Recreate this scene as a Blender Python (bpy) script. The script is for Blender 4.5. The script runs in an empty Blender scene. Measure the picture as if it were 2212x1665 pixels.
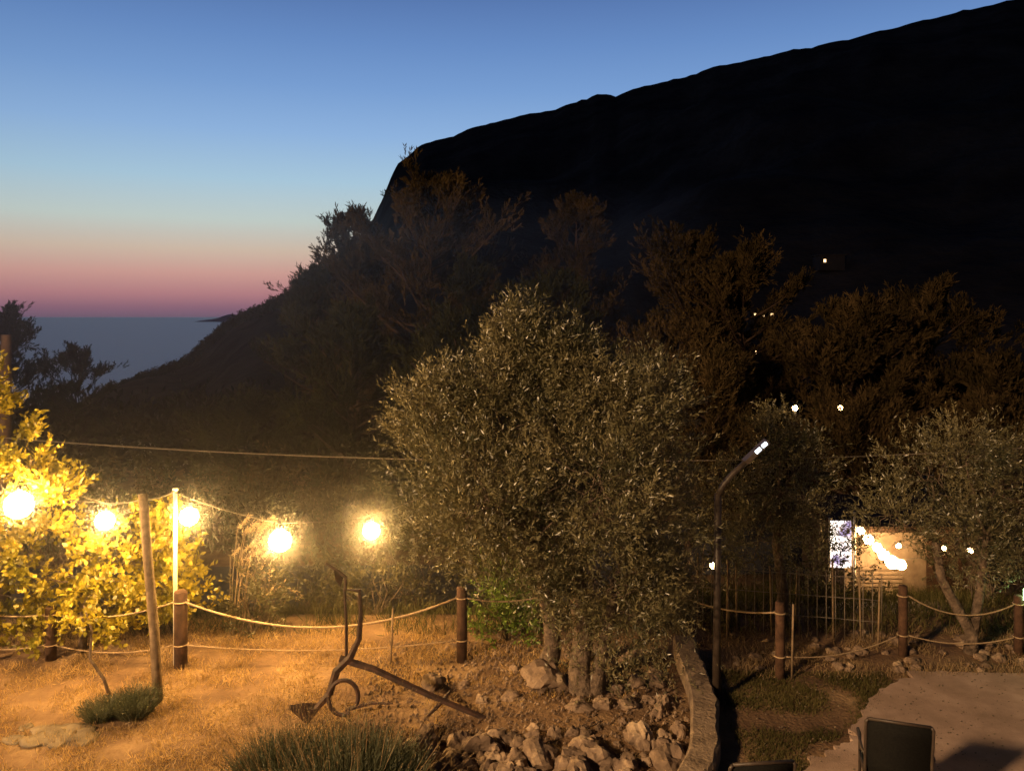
import bpy, math, random
import numpy as np
from mathutils import Vector, Matrix, noise as mn
random.seed(7); R=np.random.default_rng(11)
S=bpy.context.scene
S.view_settings.view_transform='Standard'; S.view_settings.look='None'
S.view_settings.exposure=0; S.view_settings.gamma=1
def lin(r,g,b):
    f=lambda c:(c/255/12.92) if c/255<=0.04045 else ((c/255+.055)/1.055)**2.4
    return (f(r),f(g),f(b),1)
# ---------------- materials
def newmat(n):
    m=bpy.data.materials.new(n); m.use_nodes=True; nt=m.node_tree; nt.nodes.clear()
    o=nt.nodes.new('ShaderNodeOutputMaterial'); return m,nt,o
def pmat(n,c1,c2,scale=6,rough=.85,bump=.3,bscale=30,spec=.2,metal=0,c3=None,detail=8,bdist=.02):
    m,nt,o=newmat(n); N=nt.nodes; L=nt.links
    p=N.new('ShaderNodeBsdfPrincipled'); L.new(p.outputs[0],o.inputs[0])
    tc=N.new('ShaderNodeTexCoord'); nz=N.new('ShaderNodeTexNoise'); nz.inputs['Scale'].default_value=scale
    nz.inputs['Detail'].default_value=detail; nz.inputs['Roughness'].default_value=.65
    L.new(tc.outputs['Object'],nz.inputs['Vector'])
    r=N.new('ShaderNodeValToRGB'); L.new(nz.outputs['Fac'],r.inputs[0]); L.new(r.outputs[0],p.inputs['Base Color'])
    r.color_ramp.elements[0].position=.35; r.color_ramp.elements[1].position=.65
    r.color_ramp.elements[0].color=(*c1,1); r.color_ramp.elements[1].color=(*c2,1)
    if c3:
        e=r.color_ramp.elements.new(.52); e.color=(*c3,1)
    p.inputs['Roughness'].default_value=rough; p.inputs['Specular IOR Level'].default_value=spec; p.inputs['Metallic'].default_value=metal
    if bump>0:
        nb=N.new('ShaderNodeTexNoise'); nb.inputs['Scale'].default_value=bscale; nb.inputs['Detail'].default_value=6
        L.new(tc.outputs['Object'],nb.inputs['Vector'])
        b=N.new('ShaderNodeBump'); b.inputs['Strength'].default_value=bump; b.inputs['Distance'].default_value=bdist
        L.new(nb.outputs['Fac'],b.inputs['Height']); L.new(b.outputs[0],p.inputs['Normal'])
    return m
def leafmat(n,c1,c2,gloss=.07,trans=.3,nscale=1.2):
    m,nt,o=newmat(n); N=nt.nodes; L=nt.links
    at=N.new('ShaderNodeAttribute'); at.attribute_name='var'
    tc=N.new('ShaderNodeTexCoord'); nz=N.new('ShaderNodeTexNoise'); nz.inputs['Scale'].default_value=nscale
    L.new(tc.outputs['Object'],nz.inputs['Vector'])
    ad=N.new('ShaderNodeMath'); ad.operation='MULTIPLY_ADD'; ad.inputs[1].default_value=.6
    L.new(at.outputs['Fac'],ad.inputs[0])
    ms=N.new('ShaderNodeMath'); ms.operation='MULTIPLY_ADD'; ms.inputs[1].default_value=1.6; ms.inputs[2].default_value=-.6
    L.new(nz.outputs['Fac'],ms.inputs[0]); L.new(ms.outputs[0],ad.inputs[2])
    r=N.new('ShaderNodeValToRGB'); L.new(ad.outputs[0],r.inputs[0])
    r.color_ramp.elements[0].color=(*c1,1); r.color_ramp.elements[1].color=(*c2,1)
    d=N.new('ShaderNodeBsdfDiffuse'); t=N.new('ShaderNodeBsdfTranslucent'); g=N.new('ShaderNodeBsdfGlossy'); g.inputs['Roughness'].default_value=.4
    g.inputs['Color'].default_value=(.8,.8,.8,1)
    L.new(r.outputs[0],d.inputs[0]); L.new(r.outputs[0],t.inputs[0])
    a=N.new('ShaderNodeMixShader'); a.inputs[0].default_value=trans; L.new(d.outputs[0],a.inputs[1]); L.new(t.outputs[0],a.inputs[2])
    if gloss>0:
        b=N.new('ShaderNodeMixShader'); b.inputs[0].default_value=gloss; L.new(a.outputs[0],b.inputs[1]); L.new(g.outputs[0],b.inputs[2])
        L.new(b.outputs[0],o.inputs[0])
    else: L.new(a.outputs[0],o.inputs[0])
    return m
def emat(n,c,s):
    m,nt,o=newmat(n); e=nt.nodes.new('ShaderNodeEmission'); e.inputs[0].default_value=(*c,1); e.inputs[1].default_value=s
    nt.links.new(e.outputs[0],o.inputs[0]); return m
# ---------------- mesh builder
class MB:
    def __init__(s): s.v=[]; s.f=[]
    def tube(s,pts,rads,seg=8,cap=True):
        pts=[Vector(p) for p in pts]; n=len(pts)
        if not hasattr(rads,'__len__'): rads=[rads]*n
        b=len(s.v); ref=None
        for i,p in enumerate(pts):
            t=(pts[min(i+1,n-1)]-pts[max(i-1,0)])
            if t.length<1e-9: t=Vector((0,0,1))
            t.normalize()
            if ref is None: ref=Vector((1,0,0)) if abs(t.x)<.8 else Vector((0,1,0))
            u=(ref-t*ref.dot(t)).normalized(); w=t.cross(u); ref=u
            for k in range(seg):
                a=2*math.pi*(k+.5)/seg; s.v.append(tuple(p+(u*math.cos(a)+w*math.sin(a))*rads[i]))
        for i in range(n-1):
            for k in range(seg):
                k2=(k+1)%seg; s.f.append((b+i*seg+k,b+i*seg+k2,b+(i+1)*seg+k2,b+(i+1)*seg+k))
        if cap:
            s.f.append(tuple(b+k for k in range(seg))[::-1]); s.f.append(tuple(b+(n-1)*seg+k for k in range(seg)))
        return s
    def box(s,c,d,rz=0):
        b=len(s.v); ca,sa=math.cos(rz),math.sin(rz)
        for z in(-.5,.5):
            for x,y in((-.5,-.5),(.5,-.5),(.5,.5),(-.5,.5)):
                X,Y=x*d[0],y*d[1]; s.v.append((c[0]+X*ca-Y*sa,c[1]+X*sa+Y*ca,c[2]+z*d[2]))
        for q in((3,2,1,0),(4,5,6,7),(0,1,5,4),(1,2,6,5),(2,3,7,6),(3,0,4,7)): s.f.append(tuple(b+i for i in q))
        return s
    def rock(s,c,r,seed,flat=.75):
        b=len(s.v); off=Vector((seed*7.3,seed*3.1,seed*1.7)); sc=(random.uniform(.75,1.25),random.uniform(.75,1.2),random.uniform(.7,1)*flat/.75)
        for v in ICO_V:
            n=mn.noise(v*1.1+off)*.55+mn.noise(v*2.6+off)*.25+mn.noise(v*5+off)*.08
            k=r*(1+n); s.v.append((c[0]+v.x*k*sc[0],c[1]+v.y*k*sc[1],c[2]+v.z*k*sc[2]))
        for f in ICO_F: s.f.append(tuple(b+i for i in f))
    def obj(s,name,mat,parent=None,smooth=True,bevel=0):
        m=bpy.data.meshes.new(name); m.from_pydata(s.v,[],s.f); m.materials.append(mat)
        if smooth: m.polygons.foreach_set('use_smooth',[True]*len(m.polygons))
        m.update(); o=bpy.data.objects.new(name,m); S.collection.objects.link(o)
        if parent: o.parent=parent
        if bevel:
            bm=o.modifiers.new('b','BEVEL'); bm.width=bevel; bm.segments=2
        return o
def empty(name,loc=(0,0,0)):
    o=bpy.data.objects.new(name,None); S.collection.objects.link(o); o.empty_display_size=.2; return o
import bmesh
bm=bmesh.new(); bmesh.ops.create_icosphere(bm,subdivisions=3,radius=1); bm.verts.ensure_lookup_table()
ICO_V=[v.co.copy() for v in bm.verts]; ICO_F=[tuple(v.index for v in f.verts) for f in bm.faces]; bm.free()
def sphere(name,c,r,mat,parent=None,sub=3):
    bm=bmesh.new(); bmesh.ops.create_icosphere(bm,subdivisions=sub,radius=r,matrix=Matrix.Translation(c))
    m=bpy.data.meshes.new(name); bm.to_mesh(m); bm.free(); m.materials.append(mat)
    m.polygons.foreach_set('use_smooth',[True]*len(m.polygons))
    o=bpy.data.objects.new(name,m); S.collection.objects.link(o); o.parent=parent; return o
# ---------------- foliage
def unit(a): return a/np.maximum(np.linalg.norm(a,axis=1,keepdims=True),1e-9)
def leaves(name,B,D,L,W,mat,parent=None,mid=.45,var=None):
    n=len(B); D=unit(D); Sd=unit(np.cross(D,R.normal(size=(n,3))))
    L=np.asarray(L).reshape(-1,1)*np.ones((n,1)); W=np.asarray(W).reshape(-1,1)*np.ones((n,1))
    V=np.empty((n,4,3),dtype=np.float32); M=B+D*L*mid
    V[:,0]=B; V[:,1]=M+Sd*W/2; V[:,2]=B+D*L; V[:,3]=M-Sd*W/2
    m=bpy.data.meshes.new(name); m.vertices.add(4*n); m.vertices.foreach_set('co',V.ravel())
    m.loops.add(4*n); m.loops.foreach_set('vertex_index',np.arange(4*n,dtype=np.int32))
    m.polygons.add(n); m.polygons.foreach_set('loop_start',np.arange(0,4*n,4,dtype=np.int32))
    m.update(calc_edges=True)
    a=m.attributes.new('var','FLOAT','POINT')
    vv=R.random(n) if var is None else var
    a.data.foreach_set('value',np.repeat(vv,4).astype(np.float32))
    m.materials.append(mat); o=bpy.data.objects.new(name,m); S.collection.objects.link(o)
    if parent: o.parent=parent
    return o
def shoots(C,Dv,sl,nl,ll,lw,ang=.7):
    M=len(C); Dv=unit(Dv); sl=np.asarray(sl)*R.uniform(.6,1.25,size=(M,1))
    t=np.tile(np.linspace(.05,1,nl),(M,1))
    B=C[:,None,:]+Dv[:,None,:]*(t*sl)[:,:,None]
    B=B.reshape(-1,3); DD=np.repeat(Dv,nl,axis=0)
    P=unit(np.cross(DD,R.normal(size=DD.shape)))
    a=R.normal(ang,.2,size=(len(B),1)); D=DD*np.cos(a)+P*np.sin(a)
    return B,D,ll*R.uniform(.6,1.2,size=len(B)),lw*R.uniform(.7,1.2,size=len(B))
def crown(lobes,nclump,nshoot,spread,up=.5,inner=.45):
    C=[];D=[];K=[]
    for c,r in lobes:
        c=np.array(c);r=np.array(r)
        vol=max(3,int(nclump))
        d=unit(R.normal(size=(vol,3))); rad=R.uniform(inner,1,size=(vol,1))**.7
        cc=c+d*r*rad; K.append((c,cc))
        rep=np.repeat(cc,nshoot,axis=0); dd=np.repeat(d,nshoot,axis=0)
        C.append(rep+R.normal(size=rep.shape)*spread*np.mean(r)); D.append(dd*.7+np.array([0,0,up])+R.normal(size=rep.shape)*.45)
    return np.concatenate(C),np.concatenate(D),K
def bent(a,b,n=5,j=.06,sag=0):
    a=Vector(a);b=Vector(b);l=(b-a).length; out=[]
    for i in range(n+1):
        t=i/n; p=a.lerp(b,t)
        if 0<i<n: p+=Vector((random.gauss(0,1),random.gauss(0,1),random.gauss(0,.6)))*l*j
        p.z-=sag*math.sin(math.pi*t)*l; out.append(p)
    return out
def leafy_tree(name,trunks,lobes,leafm,barkm,nclump=40,nshoot=10,spread=.16,sl=.28,nl=14,ll=.06,lw=.014,ang=.7,up=.5,limb=.05,inner=.45):
    e=empty(name); mb=MB()
    for tp,tr in trunks: mb.tube(tp,tr,12)
    C,D,K=crown(lobes,nclump,nshoot,spread,up,inner)
    tops=[Vector(t[0][-1]) for t in trunks]
    for c,cc in K:
        c=Vector(c); t=min(tops,key=lambda q:(q-c).length)
        mb.tube(bent(t,c,4,.05),[limb,limb*.8,limb*.6,limb*.45,limb*.3],6)
        for q in cc[::3]: mb.tube(bent(c+Vector((random.gauss(0,.08),random.gauss(0,.08),random.gauss(0,.12))),q,3,.1),[limb*.22,limb*.17,limb*.12,limb*.06],4,False)
    mb.obj('trunk_and_branches',barkm,e)
    B,Dd,L,W=shoots(C,D,sl,nl,ll,lw,ang)
    ncl=len(C)//nshoot
    cv=np.repeat(np.repeat(R.random(ncl),nshoot),nl)*.55+np.repeat(R.random(len(C)),nl)*.2+R.random(len(B))*.25
    leaves('leaves',B,Dd,L,W,leafm,e,var=cv); return e
def pine(name,base,top,r,leafm,barkm,limbs=46,h0=.3,seed=0,nsh=9,nl=12,ll=.2,lw=.03):
    rs=np.random.default_rng(seed); e=empty(name); mb=MB()
    b=Vector(base);t=Vector((base[0]+rs.normal(0,.3),base[1],top-.3)); H=top-base[2]
    tr=bent(b,t,8,.012); mb.tube(tr,[.022*H*(1-i/8.6) for i in range(9)],8)
    C=[];D=[];CV=[]
    for i in range(limbs):
        h=h0+(1-h0)*(i+rs.random())/limbs; f=(h-h0)/(1-h0)
        prof=(min(1,.55+f*1.7))*(max(0,1-f**2.0))**.7+.10
        az=i*2.4+rs.normal(0,.6); lob=1+.22*math.sin(az*2+f*9+seed)
        Lg=r*prof*rs.uniform(.65,1.15)*lob
        k=h*8;i0=min(int(k),7);p=tr[i0].lerp(tr[i0+1],k-i0)
        el=rs.uniform(.1,.6)+f*.45
        d=Vector((math.cos(az)*math.cos(el),math.sin(az)*math.cos(el),math.sin(el)))
        q=p+d*Lg; lim=[p,p+d*Lg*.35+Vector((0,0,-.05*Lg)),p+d*Lg*.7+Vector((0,0,-.03*Lg)),q]
        mb.tube(lim,[.018*Lg+.01,.014*Lg+.005,.01*Lg,.008],5,False)
        for j in range(9):
            u=rs.uniform(.3,1.02); s=p+d*Lg*u; cvb=rs.random()
            sd=(d*.9+Vector(rs.normal(0,.5,3))+Vector((0,0,.45))).normalized(); Ls=Lg*.30*rs.uniform(.4,1.2)+.2
            e2=s+sd*Ls; mb.tube([s,e2],[.01,.004],3,False)
            for q2 in range(nsh):
                w=rs.uniform(.1,1.1); C.append(list(s+sd*Ls*w+Vector(rs.normal(0,.10,3))*(.6+Ls*.5)))
                D.append(list(sd*.9+Vector(rs.normal(0,.35,3))+Vector((0,0,.5)))); CV.append(cvb)
    mb.obj('trunk_and_limbs',barkm,e)
    C=np.array(C);D=np.array(D); B,Dd,L,W=shoots(C,D,.34,nl,ll,lw,.45)
    cv=np.repeat(np.array(CV),nl)*.7+R.random(len(B))*.3
    leaves('needles',B,Dd,L,W,leafm,e,var=cv); return e
# ---------------- materials list
M_ground=pmat('soil',(.085,.05,.028),(.26,.175,.095),scale=1.3,c3=(.16,.10,.055),bump=.9,bscale=22,bdist=.03)
M_path=pmat('concrete_path',(.24,.17,.125),(.42,.31,.24),scale=1.6,bump=.5,bscale=60,c3=(.33,.235,.18))
M_asph=pmat('asphalt',(.045,.045,.05),(.075,.075,.08),scale=3,bump=.3,bscale=90)
M_rock=pmat('rock',(.085,.06,.042),(.36,.27,.18),scale=2.6,bump=.8,bscale=14,c3=(.17,.12,.085))
M_slab=pmat('mossy_rock',(.07,.055,.04),(.2,.16,.11),scale=5,bump=.7,bscale=14)
M_mtn=pmat('scrub_mountain',(.05,.042,.044),(.12,.10,.095),scale=.03,bump=.6,bscale=.12,bdist=4,spec=0)
M_wood=pmat('post_wood',(.035,.019,.012),(.085,.046,.028),scale=9,bump=.5,bscale=40)
M_pole=pmat('weathered_wood',(.12,.085,.05),(.25,.18,.11),scale=9,bump=.5,bscale=35)
M_rope=pmat('rope',(.24,.17,.10),(.42,.31,.19),scale=60,bump=.5,bscale=120)
M_iron=pmat('rusty_iron',(.016,.009,.007),(.055,.026,.017),scale=14,rough=.6,bump=.4,bscale=60,spec=.35)
M_dark=pmat('dark_metal',(.008,.008,.008),(.018,.018,.018),scale=20,rough=.5,bump=.1,spec=.3)
M_lpole=pmat('brown_metal',(.03,.022,.017),(.055,.04,.03),scale=20,rough=.5,bump=.1,spec=.4)
M_white=pmat('painted_metal',(.6,.56,.48),(.75,.7,.6),scale=20,rough=.5,bump=.1)
M_bark=pmat('bark',(.05,.036,.026),(.17,.125,.09),scale=12,bump=1,bscale=26,bdist=.03)
M_pbark=pmat('pine_bark',(.025,.016,.012),(.07,.042,.03),scale=6,bump=.8,bscale=14)
M_cable=pmat('cable',(.12,.10,.085),(.18,.15,.12),scale=30,bump=0)
M_wall=pmat('stone_coping',(.13,.095,.065),(.25,.19,.135),scale=5,bump=1,bscale=22)
M_sling=pmat('sling_fabric',(.006,.006,.006),(.012,.012,.011),scale=60,bump=.4,bscale=300,rough=.9,spec=.1)
M_plaster=pmat('plaster',(.13,.09,.06),(.22,.16,.11),scale=4,bump=.2)
M_olive=leafmat('olive_leaf',(.028,.034,.014),(.21,.18,.09),gloss=.06,trans=.2,nscale=1.3)
M_pine=leafmat('pine_needle',(.018,.016,.008),(.10,.068,.033),gloss=.0,trans=.2,nscale=.6)
M_pine2=leafmat('green_needle',(.013,.016,.007),(.05,.05,.021),gloss=.0,trans=.2,nscale=.6)
M_citrus=leafmat('broad_leaf',(.13,.13,.012),(.50,.40,.035),gloss=.04,trans=.45,nscale=2)
M_shrub=leafmat('shrub_leaf',(.035,.036,.014),(.13,.11,.045),gloss=.03,trans=.3,nscale=1.2)
M_green=leafmat('green_leaf',(.05,.09,.014),(.17,.25,.035),gloss=.03,trans=.35,nscale=2)
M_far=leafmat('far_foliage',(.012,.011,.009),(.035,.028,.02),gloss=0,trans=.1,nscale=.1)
M_straw=leafmat('dry_grass',(.20,.125,.045),(.52,.36,.14),gloss=.02,trans=.3,nscale=1.5)
M_grass=leafmat('grass_blade',(.03,.035,.012),(.13,.11,.045),gloss=.0,trans=.3,nscale=1.5)
M_lav=leafmat('lavender',(.03,.04,.022),(.13,.135,.08),gloss=.02,trans=.25,nscale=3)
M_stem=leafmat('dry_stem',(.12,.085,.045),(.28,.2,.11),gloss=.0,trans=.2)
M_plume=leafmat('reed_plume',(.3,.22,.12),(.55,.44,.28),gloss=.0,trans=.4)
WARM=(1,.56,.17)
M_bulb=emat('lit_globe',WARM,430)
M_bulb_s=emat('lit_small_bulb',(1,.62,.26),70)
M_led=emat('lit_led',(.8,.9,1),8)
M_win=emat('lit_window',(1,.62,.28),4)
# ---------------- world: dusk sky
w=bpy.data.worlds.new('World'); S.world=w; w.use_nodes=True; nt=w.node_tree; nt.nodes.clear()
o=nt.nodes.new('ShaderNodeOutputWorld'); bg=nt.nodes.new('ShaderNodeBackground'); nt.links.new(bg.outputs[0],o.inputs[0])
tc=nt.nodes.new('ShaderNodeTexCoord'); sx=nt.nodes.new('ShaderNodeSeparateXYZ'); nt.links.new(tc.outputs['Generated'],sx.inputs[0])
rp=nt.nodes.new('ShaderNodeValToRGB'); nt.links.new(sx.outputs['Z'],rp.inputs[0])
st=[(0,(112,90,112)),(.010,(138,98,118)),(.026,(180,124,130)),(.05,(208,156,146)),(.078,(210,188,168)),(.112,(194,206,200)),(.16,(167,198,218)),(.215,(142,178,221)),(.268,(120,158,210)),(.318,(103,140,196)),(.366,(88,121,177)),(.5,(46,66,108)),(.7,(22,31,56)),(1,(13,18,35))]
cr=rp.color_ramp
cr.elements[0].position=0; cr.elements[0].color=lin(*st[0][1]); cr.elements[1].position=1; cr.elements[1].color=lin(*st[-1][1])
for p,c in st[1:-1]:
    e=cr.elements.new(p); e.color=lin(*c)
mr=nt.nodes.new('ShaderNodeMapRange'); mr.interpolation_type='SMOOTHSTEP'
dp=nt.nodes.new('ShaderNodeVectorMath'); dp.operation='DOT_PRODUCT'; nt.links.new(tc.outputs['Generated'],dp.inputs[0]); dp.inputs[1].default_value=(.12,.993,0)
nt.links.new(dp.outputs['Value'],mr.inputs['Value'])
mr.inputs['From Min'].default_value=-.1; mr.inputs['From Max'].default_value=.95; mr.inputs['To Min'].default_value=.11; mr.inputs['To Max'].default_value=1
nt.links.new(rp.outputs[0],bg.inputs[0]); nt.links.new(mr.outputs[0],bg.inputs[1])
# ---------------- terrain
def sst(a,b,x):
    t=min(1,max(0,(x-a)/(b-a))); return t*t*(3-2*t)
def H(x,y):
    a=2.4+(1.25-2.4)*sst(-.5,3,x)
    z=-a*sst(12,17.5,y)
    if y>24: z-=(min(y,60)-24)*.12
    if y>60: z-=(y-60)*.26
    n=mn.noise(Vector((x*.9,y*.9,0)))*.02
    n+=mn.noise(Vector((x*.25,y*.25,4)))*.5*sst(24,40,y)
    m=.16*math.exp(-(((x-.9)/1.2)**2+((y-9.4)/1.3)**2))
    return z+n+m
def axis(lo,hi,n,c,k):
    t=np.linspace(-1,1,n); s=np.sinh(t*k)/math.sinh(k); return np.where(s<0,c+s*(c-lo),c+s*(hi-c))
xs=axis(-700,700,221,0,5.2); ys=axis(-120,520,221,9.5,4.2)
V=[(x,y,H(x,y)) for y in ys for x in xs]; nx=len(xs)
F=[(j*nx+i,j*nx+i+1,(j+1)*nx+i+1,(j+1)*nx+i) for j in range(len(ys)-1) for i in range(nx-1)]
g=MB(); g.v=V; g.f=F; g.obj('ground',M_ground)
# sea
m,nt,o=newmat('sea_water'); N=nt.nodes;L=nt.links
p=N.new('ShaderNodeBsdfPrincipled'); L.new(p.outputs[0],o.inputs[0]); p.inputs['Base Color'].default_value=(.19,.17,.27,1)
p.inputs['Roughness'].default_value=.4; p.inputs['Specular IOR Level'].default_value=.5
tc=N.new('ShaderNodeTexCoord'); mp=N.new('ShaderNodeMapping'); mp.inputs['Scale'].default_value=(.01,.03,.01); L.new(tc.outputs['Object'],mp.inputs[0])
nz=N.new('ShaderNodeTexNoise'); nz.inputs['Scale'].default_value=1.5; nz.inputs['Detail'].default_value=8; L.new(mp.outputs[0],nz.inputs['Vector'])
b=N.new('ShaderNodeBump'); b.inputs['Strength'].default_value=.6; b.inputs['Distance'].default_value=6; L.new(nz.outputs['Fac'],b.inputs['Height']); L.new(b.outputs[0],p.inputs['Normal'])
g=MB(); g.v=[(-60000,300,-100),(60000,300,-100),(60000,90000,-100),(-60000,90000,-100)]; g.f=[(0,1,2,3)]; g.obj('sea',m)
# far headland
g=MB(); pr=[(0,0),(.08,22),(.25,34),(.4,52),(.55,88),(.68,104),(.8,84),(.9,60),(1,0)]
for j,(yy,k) in enumerate([(14700,0),(15000,1),(15600,0)]):
    for t,h in pr: g.v.append((-5850+t*900,yy,-100-5+h*1.45*k))
n=len(pr)
for j in range(2):
    for i in range(n-1): g.f.append((j*n+i,j*n+i+1,(j+1)*n+i+1,(j+1)*n+i))
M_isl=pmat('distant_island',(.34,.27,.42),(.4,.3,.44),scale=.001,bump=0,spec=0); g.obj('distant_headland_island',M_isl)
# mountain
ridge=[(-640,1000,-150),(-540,960,-112),(-468,950,-79),(-441,950,-69),(-366,900,-47),(-307,850,-10.7),(-277,820,2),(-227,780,18.6),(-173,740,43),(-141,710,65),(-121,690,85),(-109,680,104),(-102,675,120.5),(-95,670,132.5),(-78,660,142.6),(-54.7,650,149),(-9.4,630,158),(33.6,620,164.6),(64.7,610,172.5),(77.4,600,168.8),(110,590,177.3),(125,580,176.7),(143.8,575,182.8),(162.2,570,184.5),(204.5,560,191.7),(251.6,550,198.8),(293.6,540,207.7),(331,530,213),(409.5,510,222.9),(540,450,207),(700,330,190),(820,180,160)]
rr=[]
for i in range(len(ridge)-1):
    a=Vector(ridge[i]);b=Vector(ridge[i+1]); k=max(2,int((b-a).length/4))
    for j in range(k):
        q=a.lerp(b,j/k); q.z+=mn.noise(Vector((q.x*.05,3,0)))*2.2+mn.noise(Vector((q.x*.2,9,0)))*1.1; rr.append(q)
g=MB(); NR=60
for q in rr:
    foot=Vector((q.x*.2,q.y*.2,-25))
    for j in range(NR+1):
        t=j/NR; p=foot.lerp(q,t); s=math.sin(math.pi*t)
        p.z+=s*(mn.noise(p*.012)*22+mn.noise(p*.035)*7-8)
        g.v.append(tuple(p))
    for j,(k,dz) in enumerate([(1.12,25),(1.35,90),(1.7,260)]): g.v.append((q.x*k,q.y*k,q.z-dz))
c=NR+4
for i in range(len(rr)-1):
    for j in range(c-1): g.f.append((i*c+j,(i+1)*c+j,(i+1)*c+j+1,i*c+j+1))
mtn=g.obj('mountain',M_mtn)
# distant trees
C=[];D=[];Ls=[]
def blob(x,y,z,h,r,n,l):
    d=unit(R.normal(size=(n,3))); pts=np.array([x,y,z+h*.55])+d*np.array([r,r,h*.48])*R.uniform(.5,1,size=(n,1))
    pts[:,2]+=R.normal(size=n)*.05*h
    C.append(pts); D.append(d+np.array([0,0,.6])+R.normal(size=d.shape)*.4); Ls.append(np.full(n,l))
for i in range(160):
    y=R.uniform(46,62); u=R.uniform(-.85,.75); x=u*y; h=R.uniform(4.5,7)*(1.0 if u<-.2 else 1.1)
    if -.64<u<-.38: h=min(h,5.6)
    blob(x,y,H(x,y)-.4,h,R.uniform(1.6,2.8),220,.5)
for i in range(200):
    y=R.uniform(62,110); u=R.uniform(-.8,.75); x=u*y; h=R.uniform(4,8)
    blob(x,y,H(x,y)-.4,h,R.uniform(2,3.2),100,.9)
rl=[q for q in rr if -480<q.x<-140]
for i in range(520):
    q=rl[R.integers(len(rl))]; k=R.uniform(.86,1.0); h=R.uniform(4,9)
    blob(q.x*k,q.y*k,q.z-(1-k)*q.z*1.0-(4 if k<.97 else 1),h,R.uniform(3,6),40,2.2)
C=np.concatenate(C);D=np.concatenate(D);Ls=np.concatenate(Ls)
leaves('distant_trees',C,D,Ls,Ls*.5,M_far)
# ---------------- road
g=MB(); n=60
for i in range(n+1):
    x=-45+i*1.0
    for y in (17.9,22.6): g.v.append((x,y+.03*x,-2.36 if x<-1 else -2.36+1.15*sst(-.5,3,x)+.02))
for i in range(n): g.f.append((2*i,2*i+2,2*i+3,2*i+1))
g.obj('road',M_asph)
# ---------------- path
edge=[(1.9,3),(2.3,6.5),(2.92,8.13),(3.5,8.55),(3.85,9.0),(4.35,9.7),(5.2,10.35),(6.4,10.3),(8,10.2),(14,9.6),(14,-6),(2.0,-6)]
pts=[]
for i in range(len(edge)):
    a=edge[i];b=edge[(i+1)%len(edge)]; k=14 if i<8 else 1
    for j in range(k):
        t=j/k; jx=mn.noise(Vector((a[0]*3+t*7,a[1]*3,1)))*.10 if i<8 else 0
        pts.append((a[0]+(b[0]-a[0])*t+jx,a[1]+(b[1]-a[1])*t-jx,.035))
g=MB(); g.v=pts+[(x,y,-.03) for x,y,z in pts]; n=len(pts); g.f=[tuple(range(n))[::-1]]+[(i,(i+1)%n,n+(i+1)%n,n+i) for i in range(n)]
g.obj('concrete_path',M_path,smooth=False)
# ---------------- curved garden wall
inner=[(2.20,11.0),(2.14,10.5),(2.12,10.1),(2.1,9.7),(2.04,9.2),(1.93,8.7),(1.8,8.2),(1.55,7.7),(1.2,7.25),(.7,6.95)]
def smooth_pts(P,k=6):
    out=[]
    for i in range(len(P)-1):
        p0=np.array(P[max(i-1,0)]);p1=np.array(P[i]);p2=np.array(P[i+1]);p3=np.array(P[min(i+2,len(P)-1)])
        for j in range(k):
            t=j/k; out.append(.5*((2*p1)+(-p0+p2)*t+(2*p0-5*p1+4*p2-p3)*t*t+(-p0+3*p1-3*p2+p3)*t**3))
    out.append(np.array(P[-1])); return out
ip=smooth_pts(inner,8); g=MB(); n=len(ip)
for i,q in enumerate(ip):
    t=ip[min(i+1,n-1)]-ip[max(i-1,0)]; t=t/np.linalg.norm(t); nn=np.array([-t[1],t[0]])
    if nn[0]<0: nn=-nn
    h=.24+.012*mn.noise(Vector((i*.35,1,0))); w_=.30+.04*mn.noise(Vector((i*.3,5,0)))
    a=q; b_=q+nn*w_
    g.v+= [(a[0],a[1],-.05),(a[0],a[1],h-.03),(a[0]+nn[0]*.03,a[1]+nn[1]*.03,h),(b_[0]-nn[0]*.03,b_[1]-nn[1]*.03,h),(b_[0],b_[1],h-.03),(b_[0],b_[1],-.05)]
for i in range(n-1):
    for k in range(5): g.f.append((i*6+k,(i+1)*6+k,(i+1)*6+k+1,i*6+k+1))
g.f+= [tuple(range(6)),tuple((n-1)*6+k for k in range(6))[::-1]]
o=g.obj('curved_garden_wall',M_wall,smooth=True); es=o.modifiers.new('e','EDGE_SPLIT'); es.split_angle=math.radians(35)
# ---------------- rocks
g=MB()
for i in range(120):
    x=R.uniform(-.9,1.95); y=R.uniform(8.0,10.9)
    if y>8.8 and x<.75 and R.random()<.85: continue
    r=R.uniform(.035,.12)
    g.rock((x,y,H(x,y)+r*.15),r,i)
for i in range(90):
    x=R.uniform(-1.2,1.65); y=R.uniform(7.5,8.7); r=R.uniform(.05,.16)*(1.4 if R.random()<.15 else 1); g.rock((x,y,H(x,y)+r*.3),r,i+500)
g.obj('rock_pile',M_rock,smooth=False)
g=MB(); g.rock((.42,9.75,.2),.22,903,.8); g.obj('boulder',M_rock,smooth=False)
for x,y,r in((-.98,9.95,.13),(1.75,9.9,.14),(1.35,10.2,.12),(1.6,8.15,.17)):
    g=MB(); g.rock((x,y,r*.5),r,x*3+y); g.obj('boulder',M_rock,smooth=False)
g=MB()
for i in range(12): 
    x,y=R.uniform(-5.5,-4.7),R.uniform(8.65,9.0); g.rock((x,y,.0),R.uniform(.08,.18),i+60,.22)
g.obj('stone_slabs',M_slab)
g=MB()
for i in range(60):
    x,y=R.uniform(2.6,7.5),R.uniform(10.4,11.6); r=R.uniform(.03,.09); g.rock((x,y,r*.2),r,i+160,.6)
g.obj('scattered_stones',M_rock,smooth=False)
g=MB()
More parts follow.
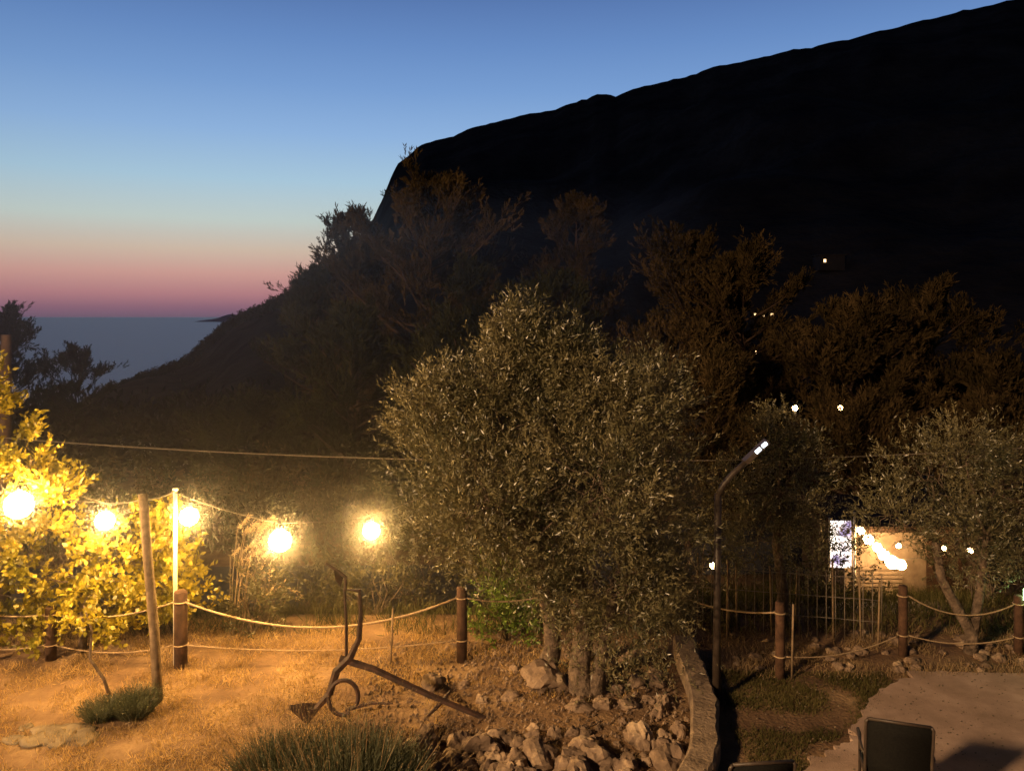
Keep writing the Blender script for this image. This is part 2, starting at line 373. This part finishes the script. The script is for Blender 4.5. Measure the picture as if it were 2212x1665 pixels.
for i in range(3600):
    x,y=R.uniform(-1.8,2.0),R.uniform(7.6,11.4); r=R.uniform(.006,.028)
    b=len(g.v); z=H(x,y)+r*.4
    g.v+=[(x+r,y,z),(x-r*.8,y+r*.6,z),(x-r*.6,y-r,z),(x,y,z+r*1.2),(x,y,z-r)]
    for f in((0,1,3),(1,2,3),(2,0,3)): g.f.append(tuple(b+k for k in f))
g.obj('gravel',M_rock,smooth=False)
g=MB()
for i in range(1400):
    x,y=R.uniform(2.6,9),R.uniform(6.6,10.6); r=R.uniform(.004,.014)
    b=len(g.v); z=.037+r*.3
    g.v+=[(x+r,y,z),(x-r*.8,y+r*.6,z),(x-r*.6,y-r,z),(x,y,z+r*.9)]
    for f in((0,1,3),(1,2,3),(2,0,3)): g.f.append(tuple(b+k for k in f))
g.obj('path_grit',M_slab,smooth=False)
# ---------------- grass
def grass(name,n,xr,yr,l,w_,mat,lean=.5,mask=None,patch=.0):
    x=R.uniform(*xr,size=n*2);y=R.uniform(*yr,size=n*2)
    keep=[ (mask is None or mask(a,b)) and mn.noise(Vector((a*1.7,b*1.7,5)))+R.normal()*.15>patch for a,b in zip(x,y)]
    x=x[keep][:n];y=y[keep][:n]; z=np.array([H(a,b)-.01 for a,b in zip(x,y)])
    B=np.stack([x,y,z],1); D=np.array([0,0,1.])+R.normal(size=B.shape)*lean
    D[:,2]=abs(D[:,2])+.15
    leaves(name,B,D,R.uniform(.4,1.3,size=len(B))*l,w_,mat,mid=.3)
grass('dry_grass',44000,(-8,-.8),(6.8,12.2),.09,.008,M_straw,.95,mask=lambda a,b:not(a>-1.7 and b<9.6 and mn.noise(Vector((a*2,b*2,8)))<.1),patch=-.12)
grass('dry_grass',4000,(-1.4,2.0),(9.4,12),.08,.008,M_straw,.8,patch=.05)
inpath=lambda a,b: not (a>2.9+max(0,(b-8.1))*.95+mn.noise(Vector((a*2,b*2,3)))*.25 and b<10.4)
grass('lawn_patch',26000,(2.42,4.8),(7.2,10.4),.06,.008,M_grass,.7,mask=inpath,patch=-.15)
grass('dry_grass',14000,(2.4,9.5),(10.2,12.6),.10,.008,M_stem,.7,patch=-.05)
grass('grass_verge',24000,(-9,9),(11.6,17.5),.28,.015,M_grass,.5,patch=-.2)
grass('grass_verge',14000,(-26,22),(23.5,40),.5,.05,M_grass,.5,patch=-.3)
# ---------------- olive tree (centre)
lobes=[((.1,9.7,3.2),(1.15,1.0,1.0)),((-.6,9.6,2.9),(.85,.8,.9)),((1.25,9.8,3.0),(1.0,.9,.9)),((.55,9.5,2.2),(1.25,1.0,.9)),((-.55,9.8,2.15),(.65,.7,.55)),
 ((1.7,9.9,2.2),(.55,.8,.8)),((.45,9.7,3.85),(.65,.6,.5)),((1.15,9.4,1.45),(.8,.7,.5)),((-.95,9.6,3.45),(.4,.5,.45)),((1.6,9.7,3.6),(.5,.5,.4)),((.3,9.5,1.65),(.75,.6,.45)),((1.7,9.7,1.3),(.4,.5,.45)),((.1,9.7,4.25),(.2,.22,.4)),((.62,9.8,4.1),(.28,.3,.35)),((-.3,9.0,2.6),(.8,.5,.9)),((1.0,9.0,2.7),(.8,.5,.9)),((.95,9.6,3.55),(.6,.6,.55)),((-.3,9.6,3.75),(.55,.5,.4))]
tr=[([(.86,9.55,-.1),(.84,9.57,.12),(.80,9.6,.4),(.86,9.62,.8),(.80,9.6,1.15),(.8,9.7,1.7)],[.25,.17,.13,.12,.11,.08]),
    ([(.36,10.05,-.1),(.42,10.0,.2),(.50,9.9,.5),(.48,9.8,.85),(.40,9.8,1.2),(.35,9.8,1.8)],[.22,.14,.11,.10,.09,.07]),
    ([(.98,9.55,-.1),(1.02,9.5,.4),(1.14,9.55,.9),(1.3,9.6,1.6)],[.15,.08,.065,.045])]
leafy_tree('olive_tree',tr,lobes,M_olive,M_bark,nclump=50,nshoot=9,spread=.14,sl=.36,nl=17,ll=.068,lw=.016,limb=.045,inner=.3,up=.65)
C=np.stack([R.normal(1.35,.4,220),R.normal(9.45,.3,220),R.uniform(.2,1.0,220)],1)
B,D,L_,W_=shoots(C,R.normal(size=(220,3))*.5+np.array([0,0,1]),.3,14,.055,.014,.7); leaves('olive_suckers',B,D,L_,W_,M_olive)
# right olives
leafy_tree('olive_tree',[([(4.0,12,-.2),(4.05,12,.5),(3.95,12,1.2),(4.0,12,1.9)],[.1,.08,.07,.05])],
 [((3.9,12,2.0),(.75,.7,.75)),((4.3,12.1,2.3),(.5,.5,.6)),((3.6,11.9,1.3),(.6,.6,.6)),((4.5,12,1.4),(.6,.6,.7)),((4.0,12,2.75),(.3,.3,.4)),((3.2,12.2,1.9),(.4,.4,.5))],M_olive,M_bark,nclump=32,nshoot=9,spread=.15,limb=.03)
leafy_tree('olive_tree',[([(6.27,11,-.1),(6.3,11,.25),(6.1,11,.6),(5.9,11.05,1.0),(5.85,11.1,1.5)],[.11,.08,.07,.06,.05]),([(6.3,11,.2),(6.4,11,.8),(6.5,11,1.6)],[.07,.06,.04])],
 [((5.8,11.1,2.3),(.75,.7,.7)),((6.6,11,2.2),(.9,.8,.8)),((5.3,11.1,1.8),(.45,.5,.5)),((6.2,11,1.5),(.6,.6,.45)),((7.3,11.1,1.9),(.7,.7,.8)),((6.2,11,2.7),(.5,.5,.4)),((7.0,11,1.3),(.5,.5,.4)),((7.9,11.2,2.2),(.7,.7,.8))],M_olive,M_bark,nclump=34,nshoot=9,spread=.15,limb=.03)
# ---------------- pines
P=lambda x,y:(x,y,H(x,y)-.3)
pl=[(-4.0,35,10.2,4.4,M_pine,60),(-7.3,38,9.2,3.0,M_pine,48),(-9.3,39,6.8,2.1,M_pine2,36),(2.9,40,10.3,2.8,M_pine,42),(8.1,36,7.9,3.4,M_pine,50),(9.7,33,6.9,2.9,M_pine,40),
 (12.2,28,4.7,2.8,M_pine,42),(16.0,30,5.2,2.9,M_pine,42),(16.2,26,2.8,2.4,M_pine,34),(1.7,30,5.8,2.4,M_pine2,40),(4.4,20,3.4,1.7,M_pine,30),(-6.0,29,4.6,2.9,M_pine2,40),(-1.5,27,4.2,2.6,M_pine2,38),
 (5.8,27,4.0,2.6,M_pine,34),(9.3,22,1.9,2.0,M_pine,28),(-28.5,45,4.6,3.2,M_pine2,36),(-25.5,47,2.2,2.4,M_pine2,24),(13.5,22,1.9,2.0,M_pine,26),(-10.3,31,1.0,2.4,M_pine2,28),(-1.2,34,6.5,2.6,M_pine2,36)]
for i,(x,y,t,r,mt,nl_) in enumerate(pl):
    hh=t-H(x,y); pine('pine_tree',P(x,y),t,r,mt,M_pbark,limbs=nl_,h0=.28 if hh>9 else .16,seed=i+3,ll=.22 if y>25 else .16,lw=.045 if y>25 else .028)
# understory behind fence
def bush(name,c,r,mat,ncl=22,nsh=8,ll=.07,lw=.03,nl=10,sl=.25,spread=.2,up=.5):
    z0=H(c[0],c[1]); C,D,K=crown([((c[0],c[1],z0+c[2]),r)],ncl,nsh,spread,up,.3)
    e=empty(name); mb=MB()
    for q in K[0][1][::2]: mb.tube(bent((c[0],c[1],z0-.05),q,4,.07),[.02,.016,.012,.008,.005],4,False)
    mb.obj('stems',M_bark,e); B,Dd,L,W=shoots(C,D,sl,nl,ll,lw,.8)
    leaves('leaves',B,Dd,L,W,mat,e,var=np.repeat(R.random(len(C)),nl)*.6+R.random(len(B))*.4)
for c,r,mt,n in [((-2.9,15,1.0),(1.2,.8,1.0),M_shrub,30),((-1.8,14.3,1.3),(1.1,.8,1.2),M_shrub,34),((-3.3,13.2,.5),(.8,.5,.5),M_shrub,22),((-2.2,13,.5),(1.0,.6,.55),M_shrub,24),
   ((-.2,13.5,1.2),(1.0,.8,1.2),M_shrub,30),((-.05,11.4,.25),(.55,.35,.45),M_green,22),((.2,12.0,.6),(.6,.5,.6),M_green,30),((-3.75,11.6,.45),(.4,.35,.5),M_shrub,18),
   ((2.6,13.2,1.0),(.9,.7,1.1),M_shrub,30),((5.2,13.6,.7),(.9,.6,.6),M_shrub,26),((7.9,13.4,.9),(1.0,.8,.7),M_shrub,26),((3.3,15.5,1.6),(1.2,.8,1.4),M_shrub,30),((1.6,17,2.2),(1.3,1,1.9),M_shrub,30),
   ((9.8,15,1.9),(1.2,.8,1.6),M_shrub,28),((-7.6,13.4,.9),(1.3,.8,1.0),M_shrub,26)]:
    bush('shrub',c,r,mt,ncl=n)
for k in range(34):
    x=R.uniform(-22,20); y=R.uniform(24.5,34)
    bush('shrub',(x,y,1.0),(R.uniform(1.2,2.2),1.2,R.uniform(.9,1.7)),M_pine if k%3 else M_pine2,ncl=22,nsh=7,ll=.2,lw=.07,sl=.4,nl=9)
# ---------------- left fruit trees
leafy_tree('fruit_tree',[([(-5.9,11,-.1),(-5.85,11,.4),(-5.9,11,1.0)],[.06,.05,.04])],
 [((-6.2,10.9,1.15),(.85,.6,.8)),((-5.3,11.1,1.2),(.75,.6,.7)),((-4.75,11.2,.85),(.5,.5,.5)),((-6.9,11,1.0),(.7,.6,.9)),((-5.6,11.1,.6),(.9,.5,.4)),((-4.7,11,1.75),(.15,.15,.25))],M_citrus,M_bark,nclump=36,nshoot=5,spread=.14,sl=.2,nl=9,ll=.085,lw=.055,ang=1.0,limb=.02,inner=.35)
leafy_tree('fruit_tree',[([(-7.4,9.9,-.1),(-7.3,9.9,.9),(-7.1,9.9,1.8)],[.08,.06,.05])],
 [((-6.0,9.95,2.75),(.24,.3,.4)),((-6.4,9.9,2.4),(.4,.35,.5)),((-6.42,9.8,3.6),(.2,.2,.4)),((-7.1,9.9,3.0),(.5,.5,.9)),((-6.9,9.9,1.7),(.5,.4,.5)),((-5.7,10.1,2.42),(.16,.2,.12))],M_citrus,M_bark,nclump=18,nshoot=5,spread=.16,sl=.25,nl=10,ll=.085,lw=.045,ang=.8,limb=.02,inner=.3,up=1.0)
leafy_tree('sapling',[([(-4.88,9.75,0),(-4.95,9.75,.2),(-5.12,9.75,.45),(-5.1,9.75,.8),(-5.2,9.75,1.1)],[.022,.02,.016,.012,.008])],
 [((-5.15,9.75,.95),(.22,.2,.22)),((-5.05,9.75,1.3),(.15,.15,.2))],M_citrus,M_bark,nclump=9,nshoot=2,spread=.15,sl=.15,nl=5,ll=.09,lw=.05,ang=1,limb=.008)
# ---------------- poles, posts, ropes
g=MB(); g.tube([(-4.22,9.62,-.3),(-4.28,9.62,.8),(-4.36,9.62,1.7),(-4.42,9.62,2.47)],[.062,.058,.055,.052],12); g.obj('wooden_pole',M_pole)
g=MB(); g.tube([(-4.45,10.62,-.1),(-4.45,10.62,2.3)],.026,10); g.tube([(-4.45,10.62,2.3),(-4.45,10.62,2.33)],.034,10); g.obj('metal_pole',M_white)
posts=[(-7.9,10.8,.95,.07),(-6.17,10.75,.72,.07),(-4.35,10.55,1.0,.085),(-.67,10.7,1.0,.07),(3.4,10.2,.98,.06),(5.3,10.9,.95,.06),(6.9,10.95,.8,.06),(8.8,10.9,.95,.06)]
for x,y,h,r in posts:
    e=empty('fence_post'); g=MB()
    g.tube([(x,y,-.2),(x+.004,y,h*.5),(x,y,h-.02),(x,y,h)],[r,r,r*.98,r*.8],14).obj('post',M_wood,e)
    g=MB()
    for z in(.86*h,.3*h): 
        g.tube([(x+math.cos(a)*(r+.008),y+math.sin(a)*(r+.008),z) for a in np.linspace(0,2*math.pi,17)],.009,6,False)
    g.obj('rope_loops',M_rope,e)
def sagc(a,b,s,n=24):
    a=Vector(a);b=Vector(b); return [a.lerp(b,i/n)-Vector((0,0,s*4*(i/n)*(1-i/n))) for i in range(n+1)]
g=MB(); sags=[.1,.1,.36,.12,.2,.2,.1]
for i in range(len(posts)-1):
    a=posts[i];b=posts[i+1]
    if i==3:
        g.tube(sagc((a[0]+.07,a[1]-.03,a[2]*.86),(.6,11.2,.75),.08),.011,6); g.tube(sagc((2.3,11.1,.75),(b[0]-.07,b[1],b[2]*.86),.08),.011,6); continue
    rt=.015 if i==2 else .010
    if i!=4: g.tube(sagc((a[0]+.07,a[1]-.03,a[2]*.86),(b[0]-.07,b[1]-.03,b[2]*.86),sags[i]),rt,6)
    g.tube(sagc((a[0]+.07,a[1]-.03,a[2]*.3),(b[0]-.07,b[1]-.03,b[2]*.3),.1),.009,6)
g.obj('rope_fence',M_rope)
# garden stakes + wire fence right
g=MB()
for x,y,h in [(3.05,11.4,1.15),(3.3,11.8,1.0),(3.55,10.2,.95),(3.75,11.6,1.0),(4.6,11.5,1.1),(4.95,11.4,1.05),(5.1,11.2,.9),(2.75,11.9,1.1),(4.2,11.9,.9),(-1.6,10.6,.75)]:
    g.tube([(x,y,-.05),(x+random.uniform(-.03,.03),y,h)],.014,6)
g.obj('garden_stakes',M_pole)
g=MB()
for z in (.3,.6,.9): g.tube(bent((2.7,11.9,z),(5.2,11.3,z),8,.002),.006,4)
for i in range(22):
    t=i/21; x=2.7+2.5*t; y=11.9-.6*t; g.tube([(x,y,-.05),(x,y,.98)],.006,4)
g.obj('wire_fence',M_cable)
# ---------------- string lights
e=empty('string_lights'); bl=[(-5.86,9.55,2.36,.16),(-5.32,10.5,1.93,.12),(-4.24,10.55,1.97,.12),(-3.03,10.5,1.67,.145),(-2.1,12.0,1.4,.125)]
g=MB()
g.tube(sagc((-7.2,9.2,2.9),(-5.4,10.4,2.2),.08),.007,5); g.tube(sagc((-5.4,10.4,2.2),(-4.42,9.65,2.4),.03),.007,5)
g.tube(sagc((-5.9,9.6,2.7),(-5.32,10.5,2.17),.02),.005,5)
g.tube(sagc((-4.4,9.65,2.4),(-4.45,10.6,2.3),.03),.007,5)
g.tube(sagc((-4.45,10.6,2.28),(-3.03,10.5,1.9),.04),.007,5); g.tube(sagc((-3.03,10.5,1.9),(-2.1,12,1.63),.03),.007,5); g.tube(sagc((-2.1,12,1.63),(-.3,13,2.2),.05),.007,5)
g.obj('cable',M_cable,e)
for i,(x,y,z,r) in enumerate(bl):
    sphere('globe_%d'%(i+1),(x,y,z),r,M_bulb,e,2)
    g=MB(); g.tube([(x,y,z+r*.97),(x,y,z+r+.07)],[.035,.03],10); g.tube([(x,y,z+r+.06),(x,y,z+r+.14)],.008,5); g.obj('socket_%d'%(i+1),M_dark,e)
# scattering box added to give the globe bulbs a soft halo
m,nt,o=newmat('bulb_halo_volume'); vs=nt.nodes.new('ShaderNodeVolumeScatter'); vs.inputs['Density'].default_value=.024; vs.inputs['Anisotropy'].default_value=.92
nt.links.new(vs.outputs[0],o.inputs['Volume'])
g=MB(); g.box((-6,11,2),(16,5.5,8)); g.obj('bulb_halo_volume',m,None,False)
# overhead cable
g=MB(); g.tube(sagc((-9.7,15,2.35),(10.5,15,2.2),.38,50),.010,5); g.obj('overhead_cable',M_cable)
g=MB(); g.tube([(-9.55,15.1,-2),(-9.5,15.1,4.25)],[.12,.09],10); g.obj('utility_pole',M_pbark)
g=MB(); g.tube([(10.5,15.1,-2),(10.5,15.1,3)],[.12,.09],10); g.obj('utility_pole',M_pbark)
# ---------------- lamp post
e=empty('street_or_village_light'); g=MB(); g.tube([(2.44,9.6,-.1),(2.45,9.6,1.2),(2.46,9.6,2.48)],[.05,.044,.04],12)
g.tube([(2.46,9.6,2.45),(2.52,9.6,2.58),(2.62,9.6,2.70),(2.88,9.6,2.94)],[.04,.036,.034,.032],10)
g.tube([(2.44,9.6,0),(2.44,9.6,.03)],.1,12); g.obj('pole',M_lpole,e)
def slab(name,a,b,w_,t,mat,par):
    a=Vector(a);b=Vector(b);d=(b-a).normalized();s=Vector((0,1,0));n=d.cross(s).normalized(); g=MB()
    for q in(a,b):
        for su,tu in((-1,-1),(1,-1),(1,1),(-1,1)): g.v.append(tuple(q+s*w_/2*su+n*t/2*tu))
    g.f=[(0,1,2,3),(7,6,5,4),(0,4,5,1),(1,5,6,2),(2,6,7,3),(3,7,4,0)]; return g.obj(name,mat,par,False,bevel=.004)
slab('head',(2.78,9.6,2.86),(3.05,9.6,3.11),.15,.055,M_lpole,e)
slab('led_strip_1',(2.89,9.52,2.985),(2.945,9.52,3.035),.03,.035,M_led,e); slab('led_strip_2',(2.965,9.52,3.055),(3.015,9.52,3.10),.03,.035,M_led,e)
for x in(8.45,9.8):  # far village lights, brought in front of the pines on made-up poles
    e=empty('street_or_village_light'); g=MB(); z=H(x,24); g.tube([(x,24,z-.1),(x,24,1.8)],[.06,.04],8); g.tube([(x,24,1.95),(x,24,2.02)],[.16,.05],10); g.obj('pole',M_dark,e); sphere('village_light',(x,24,1.86),.08,M_bulb_s,e,2)
# ---------------- anchor
e=empty('anchor'); g=MB()
g.tube([(-2.0,9.35,.62),(-1.6,9.3,.52),(-.95,9.2,.27),(-.3,9.1,.05)],[.045,.042,.038,.034],6)
arc=[(-2.42,9.15,.14),(-2.25,9.2,.1),(-2.1,9.25,.26),(-2.03,9.3,.5),(-1.88,9.33,.64),(-1.78,9.35,.85),(-1.76,9.36,1.15),(-1.78,9.37,1.42)]
g.tube(arc,[.018,.04,.045,.048,.045,.033,.026,.018],6)
g.tube([(-1.93,9.36,.62),(-1.93,9.36,1.0),(-1.95,9.37,1.42),(-1.78,9.37,1.40)],[.02,.019,.019,.019],6)
g.tube([(-2.17,9.37,1.72),(-2.02,9.37,1.62),(-1.94,9.37,1.56),(-1.94,9.37,1.42)],[.014,.022,.022,.02],6)
g.tube([(-1.93+math.cos(a)*.17,9.2+.04*math.sin(a),.24+math.sin(a)*.18) for a in np.linspace(-.4,5.2,22)],.026,6)
g.tube([(-.72,9.3,.26),(-.80,9.18,.2),(-.95,9.05,.1)],[.015,.025,.015],6)
g.tube([(-1.9,9.2,.1),(-1.6,9.15,.2),(-1.35,9.1,.22)],[.025,.02,.01],6)
for tri in ([(-2.52,9.1,.2),(-2.3,9.05,.03),(-2.2,9.3,.12),(-2.36,9.2,.18)],[(-2.06,9.33,1.66),(-1.97,9.40,1.56),(-1.99,9.36,1.48),(-2.05,9.36,1.56)]):
    b=len(g.v); g.v+=tri+[(a,c-.03,d-.02) for a,c,d in tri]
    g.f+=[(b,b+1,b+2,b+3),(b+7,b+6,b+5,b+4)]+[(b+i,b+4+i,b+4+(i+1)%4,b+(i+1)%4) for i in range(4)]
g.obj('anchor_body',M_iron,e,False)
# ---------------- lavender
def lav(name,cx,cy,rad,h,n,sp,mat):
    e=empty(name); a=R.uniform(0,2*math.pi,n); q=np.sqrt(R.random(n))
    x=cx+np.cos(a)*q*rad*.6; y=cy+np.sin(a)*q*rad*.6
    B=np.stack([x,y,np.zeros(n)],1); D=np.stack([np.cos(a)*q*.75,np.sin(a)*q*.75,np.ones(n)],1)+R.normal(size=(n,3))*.12
    Ld=h*R.uniform(.6,1.05,n)*(1-.25*q**2)
    leaves('blades',B,D,Ld,.010,mat,e,mid=.5)
    T=B+unit(D)*Ld[:,None]*R.uniform(.3,.95,(n,1)); 
    Bs,Ds,Ls_,Ws=shoots(T,unit(D),.12,6,.05,.007,.5); leaves('leaves',Bs,Ds,Ls_,Ws,mat,e)
    k=sp; ii=R.integers(0,n,k); Ds2=unit(D[ii]+R.normal(size=(k,3))*.08); L2=h*R.uniform(1.05,1.55,k)
    leaves('flower_stems',B[ii],Ds2,L2,.008,M_stem,e,mid=.5)
    Bt,Dt,Lt,Wt=shoots(B[ii]+Ds2*L2[:,None]*.9,Ds2,.08,7,.018,.010,.5); leaves('flower_spikes',Bt,Dt,Lt,Wt,M_stem,e)
lav('lavender_bush',-1.5,7.35,.75,.74,5600,190,M_lav)
lav('lavender_bush',-2.2,7.7,.42,.58,2200,230,M_lav)
lav('lavender_bush',-4.35,9.25,.26,.26,900,20,M_lav)
lav('lavender_bush',-4.7,9.15,.2,.15,400,5,M_lav)
# reed plume grass
e=empty('reed_grass'); Bx=[];Dx=[];g=MB()
for i in range(12):
    x0,y0=-4.0+random.uniform(-.1,.1),11.6; tx=random.uniform(-.05,.45); zt=random.uniform(1.2,1.75)
    pt=[(x0,y0,-.1),(x0+tx*.3,y0,zt*.55),(x0+tx*.7,y0,zt*.9),(x0+tx+.12,y0,zt)]; g.tube(pt,[.006,.005,.004,.003],4,False)
    for k in range(70):
        t=random.random(); Bx.append(list(Vector(pt[2]).lerp(Vector(pt[3]),t))); Dx.append([.6+random.gauss(0,.4),random.gauss(0,.4),-.1+random.gauss(0,.4)])
g.obj('stems',M_pole,e); leaves('plumes',np.array(Bx),np.array(Dx),.07,.008,M_plume,e)
bush('pale_shrub',(-3.65,11.9,.7),(.35,.3,.7),M_plume,ncl=16,nsh=4,ll=.06,lw=.02,nl=8)
# ---------------- chairs
def chair(x,y,rz,h=1.0):
    e=empty('garden_chair'); Tm=Matrix.Translation((x,y,.035))@Matrix.Rotation(rz,4,'Z')
    tf=lambda p:tuple(Tm@Vector(p))
    g=MB(); w_=.27
    for sx_ in(-w_,w_):
        g.tube([tf(p) for p in[(sx_,.30,0),(sx_,.27,.42),(sx_,.26,.58),(sx_*1.08,.22,.645),(sx_*1.1,.0,.66),(sx_*1.08,-.18,.655),(sx_,-.22,.63)]],.014,8)
        g.tube([tf(p) for p in[(sx_,-.32,0),(sx_,-.2,.42),(sx_,-.24,.7),(sx_,-.31,h-.03),(sx_*.93,-.315,h)]],.014,8)
        g.tube([tf((sx_,.27,.42)),tf((sx_,-.2,.42))],.013,8)
    g.tube([tf((-w_*.93,-.315,h)),tf((w_*.93,-.315,h))],.014,8); g.tube([tf((-w_,.27,.42)),tf((w_,.27,.42))],.013,8); g.tube([tf((-w_,-.2,.42)),tf((w_,-.2,.42))],.013,8)
    g.obj('frame',M_lpole,e)
    g=MB(); prof=[(.27,.43),(.05,.40),(-.17,.43),(-.21,.55),(-.245,.72),(-.285,.86),(-.312,h-.005)]
    for yy,zz in prof: g.v+=[tf((-w_+.012,yy,zz)),tf((w_-.012,yy,zz))]
    for i in range(len(prof)-1): g.f.append((2*i,2*i+1,2*i+3,2*i+2))
    o=g.obj('sling',M_sling,e); sm=o.modifiers.new('s','SOLIDIFY'); sm.thickness=.006; sm.offset=0
chair(3.50,7.35,-.32,1.0); chair(1.98,6.75,.1,.99)
# ---------------- hut with lights on the right
e=empty('taverna_hut'); z0=-1.3
g=MB(); g.box((8.2,17.5,z0+.8),(2.9,2.4,1.6)); g.obj('walls',M_plaster,e,False)
g=MB(); g.box((8.2,17.4,z0+1.67),(3.3,2.9,.12)); g.obj('roof',M_wood,e,False)
g=MB()
for i in range(9): g.box((7.4,16.27,z0+.12+i*.085),(1.0,.03,.06))
g.obj('shutter_slats',M_plaster,e,False)
g=MB(); g.box((8.8,16.28,z0+.75),(.8,.04,1.45)); g.obj('door',M_wood,e,False)
ee=empty('illuminated_sign'); m,nt,o=newmat('lit_panel'); em=nt.nodes.new('ShaderNodeEmission'); nt.links.new(em.outputs[0],o.inputs[0])
tc=nt.nodes.new('ShaderNodeTexCoord'); nz=nt.nodes.new('ShaderNodeTexNoise'); nz.inputs['Scale'].default_value=2.6; nz.inputs['Detail'].default_value=2; nt.links.new(tc.outputs['Object'],nz.inputs['Vector'])
rp=nt.nodes.new('ShaderNodeValToRGB'); rp.color_ramp.elements[0].position=.30; rp.color_ramp.elements[0].color=(.16,.12,.2,1); rp.color_ramp.elements[1].position=.5; rp.color_ramp.elements[1].color=(1,.85,.7,1)
nt.links.new(nz.outputs['Fac'],rp.inputs[0]); nt.links.new(rp.outputs[0],em.inputs[0]); em.inputs[1].default_value=4
g=MB(); g.box((6.53,15.95,.08),(.40,.04,.92)); g.obj('panel',m,ee,False)
g=MB(); g.tube([(6.8,15.95,-1.4),(6.8,15.95,.72)],.025,8); g.tube([(6.3,15.95,-1.4),(6.3,15.95,.6)],.02,8); g.obj('frame_posts',M_white,ee)
e=empty('string_lights'); g=MB(); g.tube(sagc((6.8,15.9,.5),(7.6,15.7,-.15),.05),.008,5); g.tube(sagc((7.6,15.7,-.15),(9.4,15.6,.2),.05),.008,5); g.obj('cable',M_cable,e)
for i,(x,y,z,r) in enumerate([(6.9,15.9,.36,.08),(7.03,15.85,.20,.10),(7.18,15.8,.06,.09),(7.3,15.8,-.08,.11),(7.45,15.75,-.22,.13),(7.6,15.7,-.25,.10),(7.55,15.7,.12,.05),(8.4,15.6,.1,.05),(8.9,15.6,.06,.05),(3.75,15,-.05,.06)]):
    sphere('bulb_%d'%(i+1),(x,y,z),r,M_bulb_s,e,2)
e=empty('garden_lamp'); g=MB(); g.tube([(7.0,10.9,-.1),(7.0,10.9,.75)],.04,10); g.tube([(7.0,10.9,.92),(7.0,10.9,.95)],[.1,.03],12); g.obj('body',M_dark,e)
g=MB(); g.tube([(7.0,10.9,.75),(7.0,10.9,.92)],.055,12); g.obj('lit_glass',emat('lit_green',(.6,1,.45),24),e)
# distant houses
dg=bpy.context.evaluated_depsgraph_get(); dg.update()
def mz(x,y):
    ok,loc,_,_=mtn.ray_cast(Vector((x,y,900)),Vector((0,0,-1))); return loc.z if ok else H(x,y)
for x,y,n in((56.5,183,3),(51,165,1),(55,135,1),(78,198,1)):
    z=mz(x,y); e=empty('distant_house'); g=MB(); g.box((x,y,z+1.2),(6,5,3.6)); g.box((x,y,z+3.15),(6.6,5.6,.3)); g.obj('walls_and_roof',M_mtn,e,False)
    g=MB()
    for k in range(n): g.box((x-1.9+k*1.9,y-2.54,z+1.7),(.55,.06,.7))
    g.obj('lit_windows',M_win,e,False)
# ---------------- flood lamp assumed behind the camera, out of view, for the warm front light
e=empty('assumed_floodlight'); g=MB(); g.tube([(-19,-12,-.1),(-19,-12,13)],[.12,.08],12); g.box((-18.9,-11.8,13.05),(.6,.3,.35),-.7); g.obj('added_mast',M_dark,e)  # pole and housing added to carry the assumed lamp
ld=bpy.data.lights.new('assumed_flood','SPOT'); ld.energy=66000; ld.color=(1,.62,.31); ld.spot_size=math.radians(85); ld.spot_blend=.7; ld.shadow_soft_size=1.0
lo=bpy.data.objects.new('assumed_flood_lamp',ld); S.collection.objects.link(lo); lo.location=(-18.6,-11.4,13.1); lo.parent=e
lo.rotation_euler=(Vector((7,17,1))-Vector((-18.6,-11.4,13.1))).to_track_quat('-Z','Y').to_euler()
# ---------------- camera
cd=bpy.data.cameras.new('Camera'); co=bpy.data.objects.new('Camera',cd); S.collection.objects.link(co)
co.location=(0,0,4.6); co.rotation_euler=(math.radians(90),0,0); cd.sensor_width=36; cd.lens=36*1736/2212; cd.shift_y=-.0676
cd.clip_start=.1; cd.clip_end=150000; S.camera=co
print('polys',sum(len(m.polygons) for m in bpy.data.meshes))
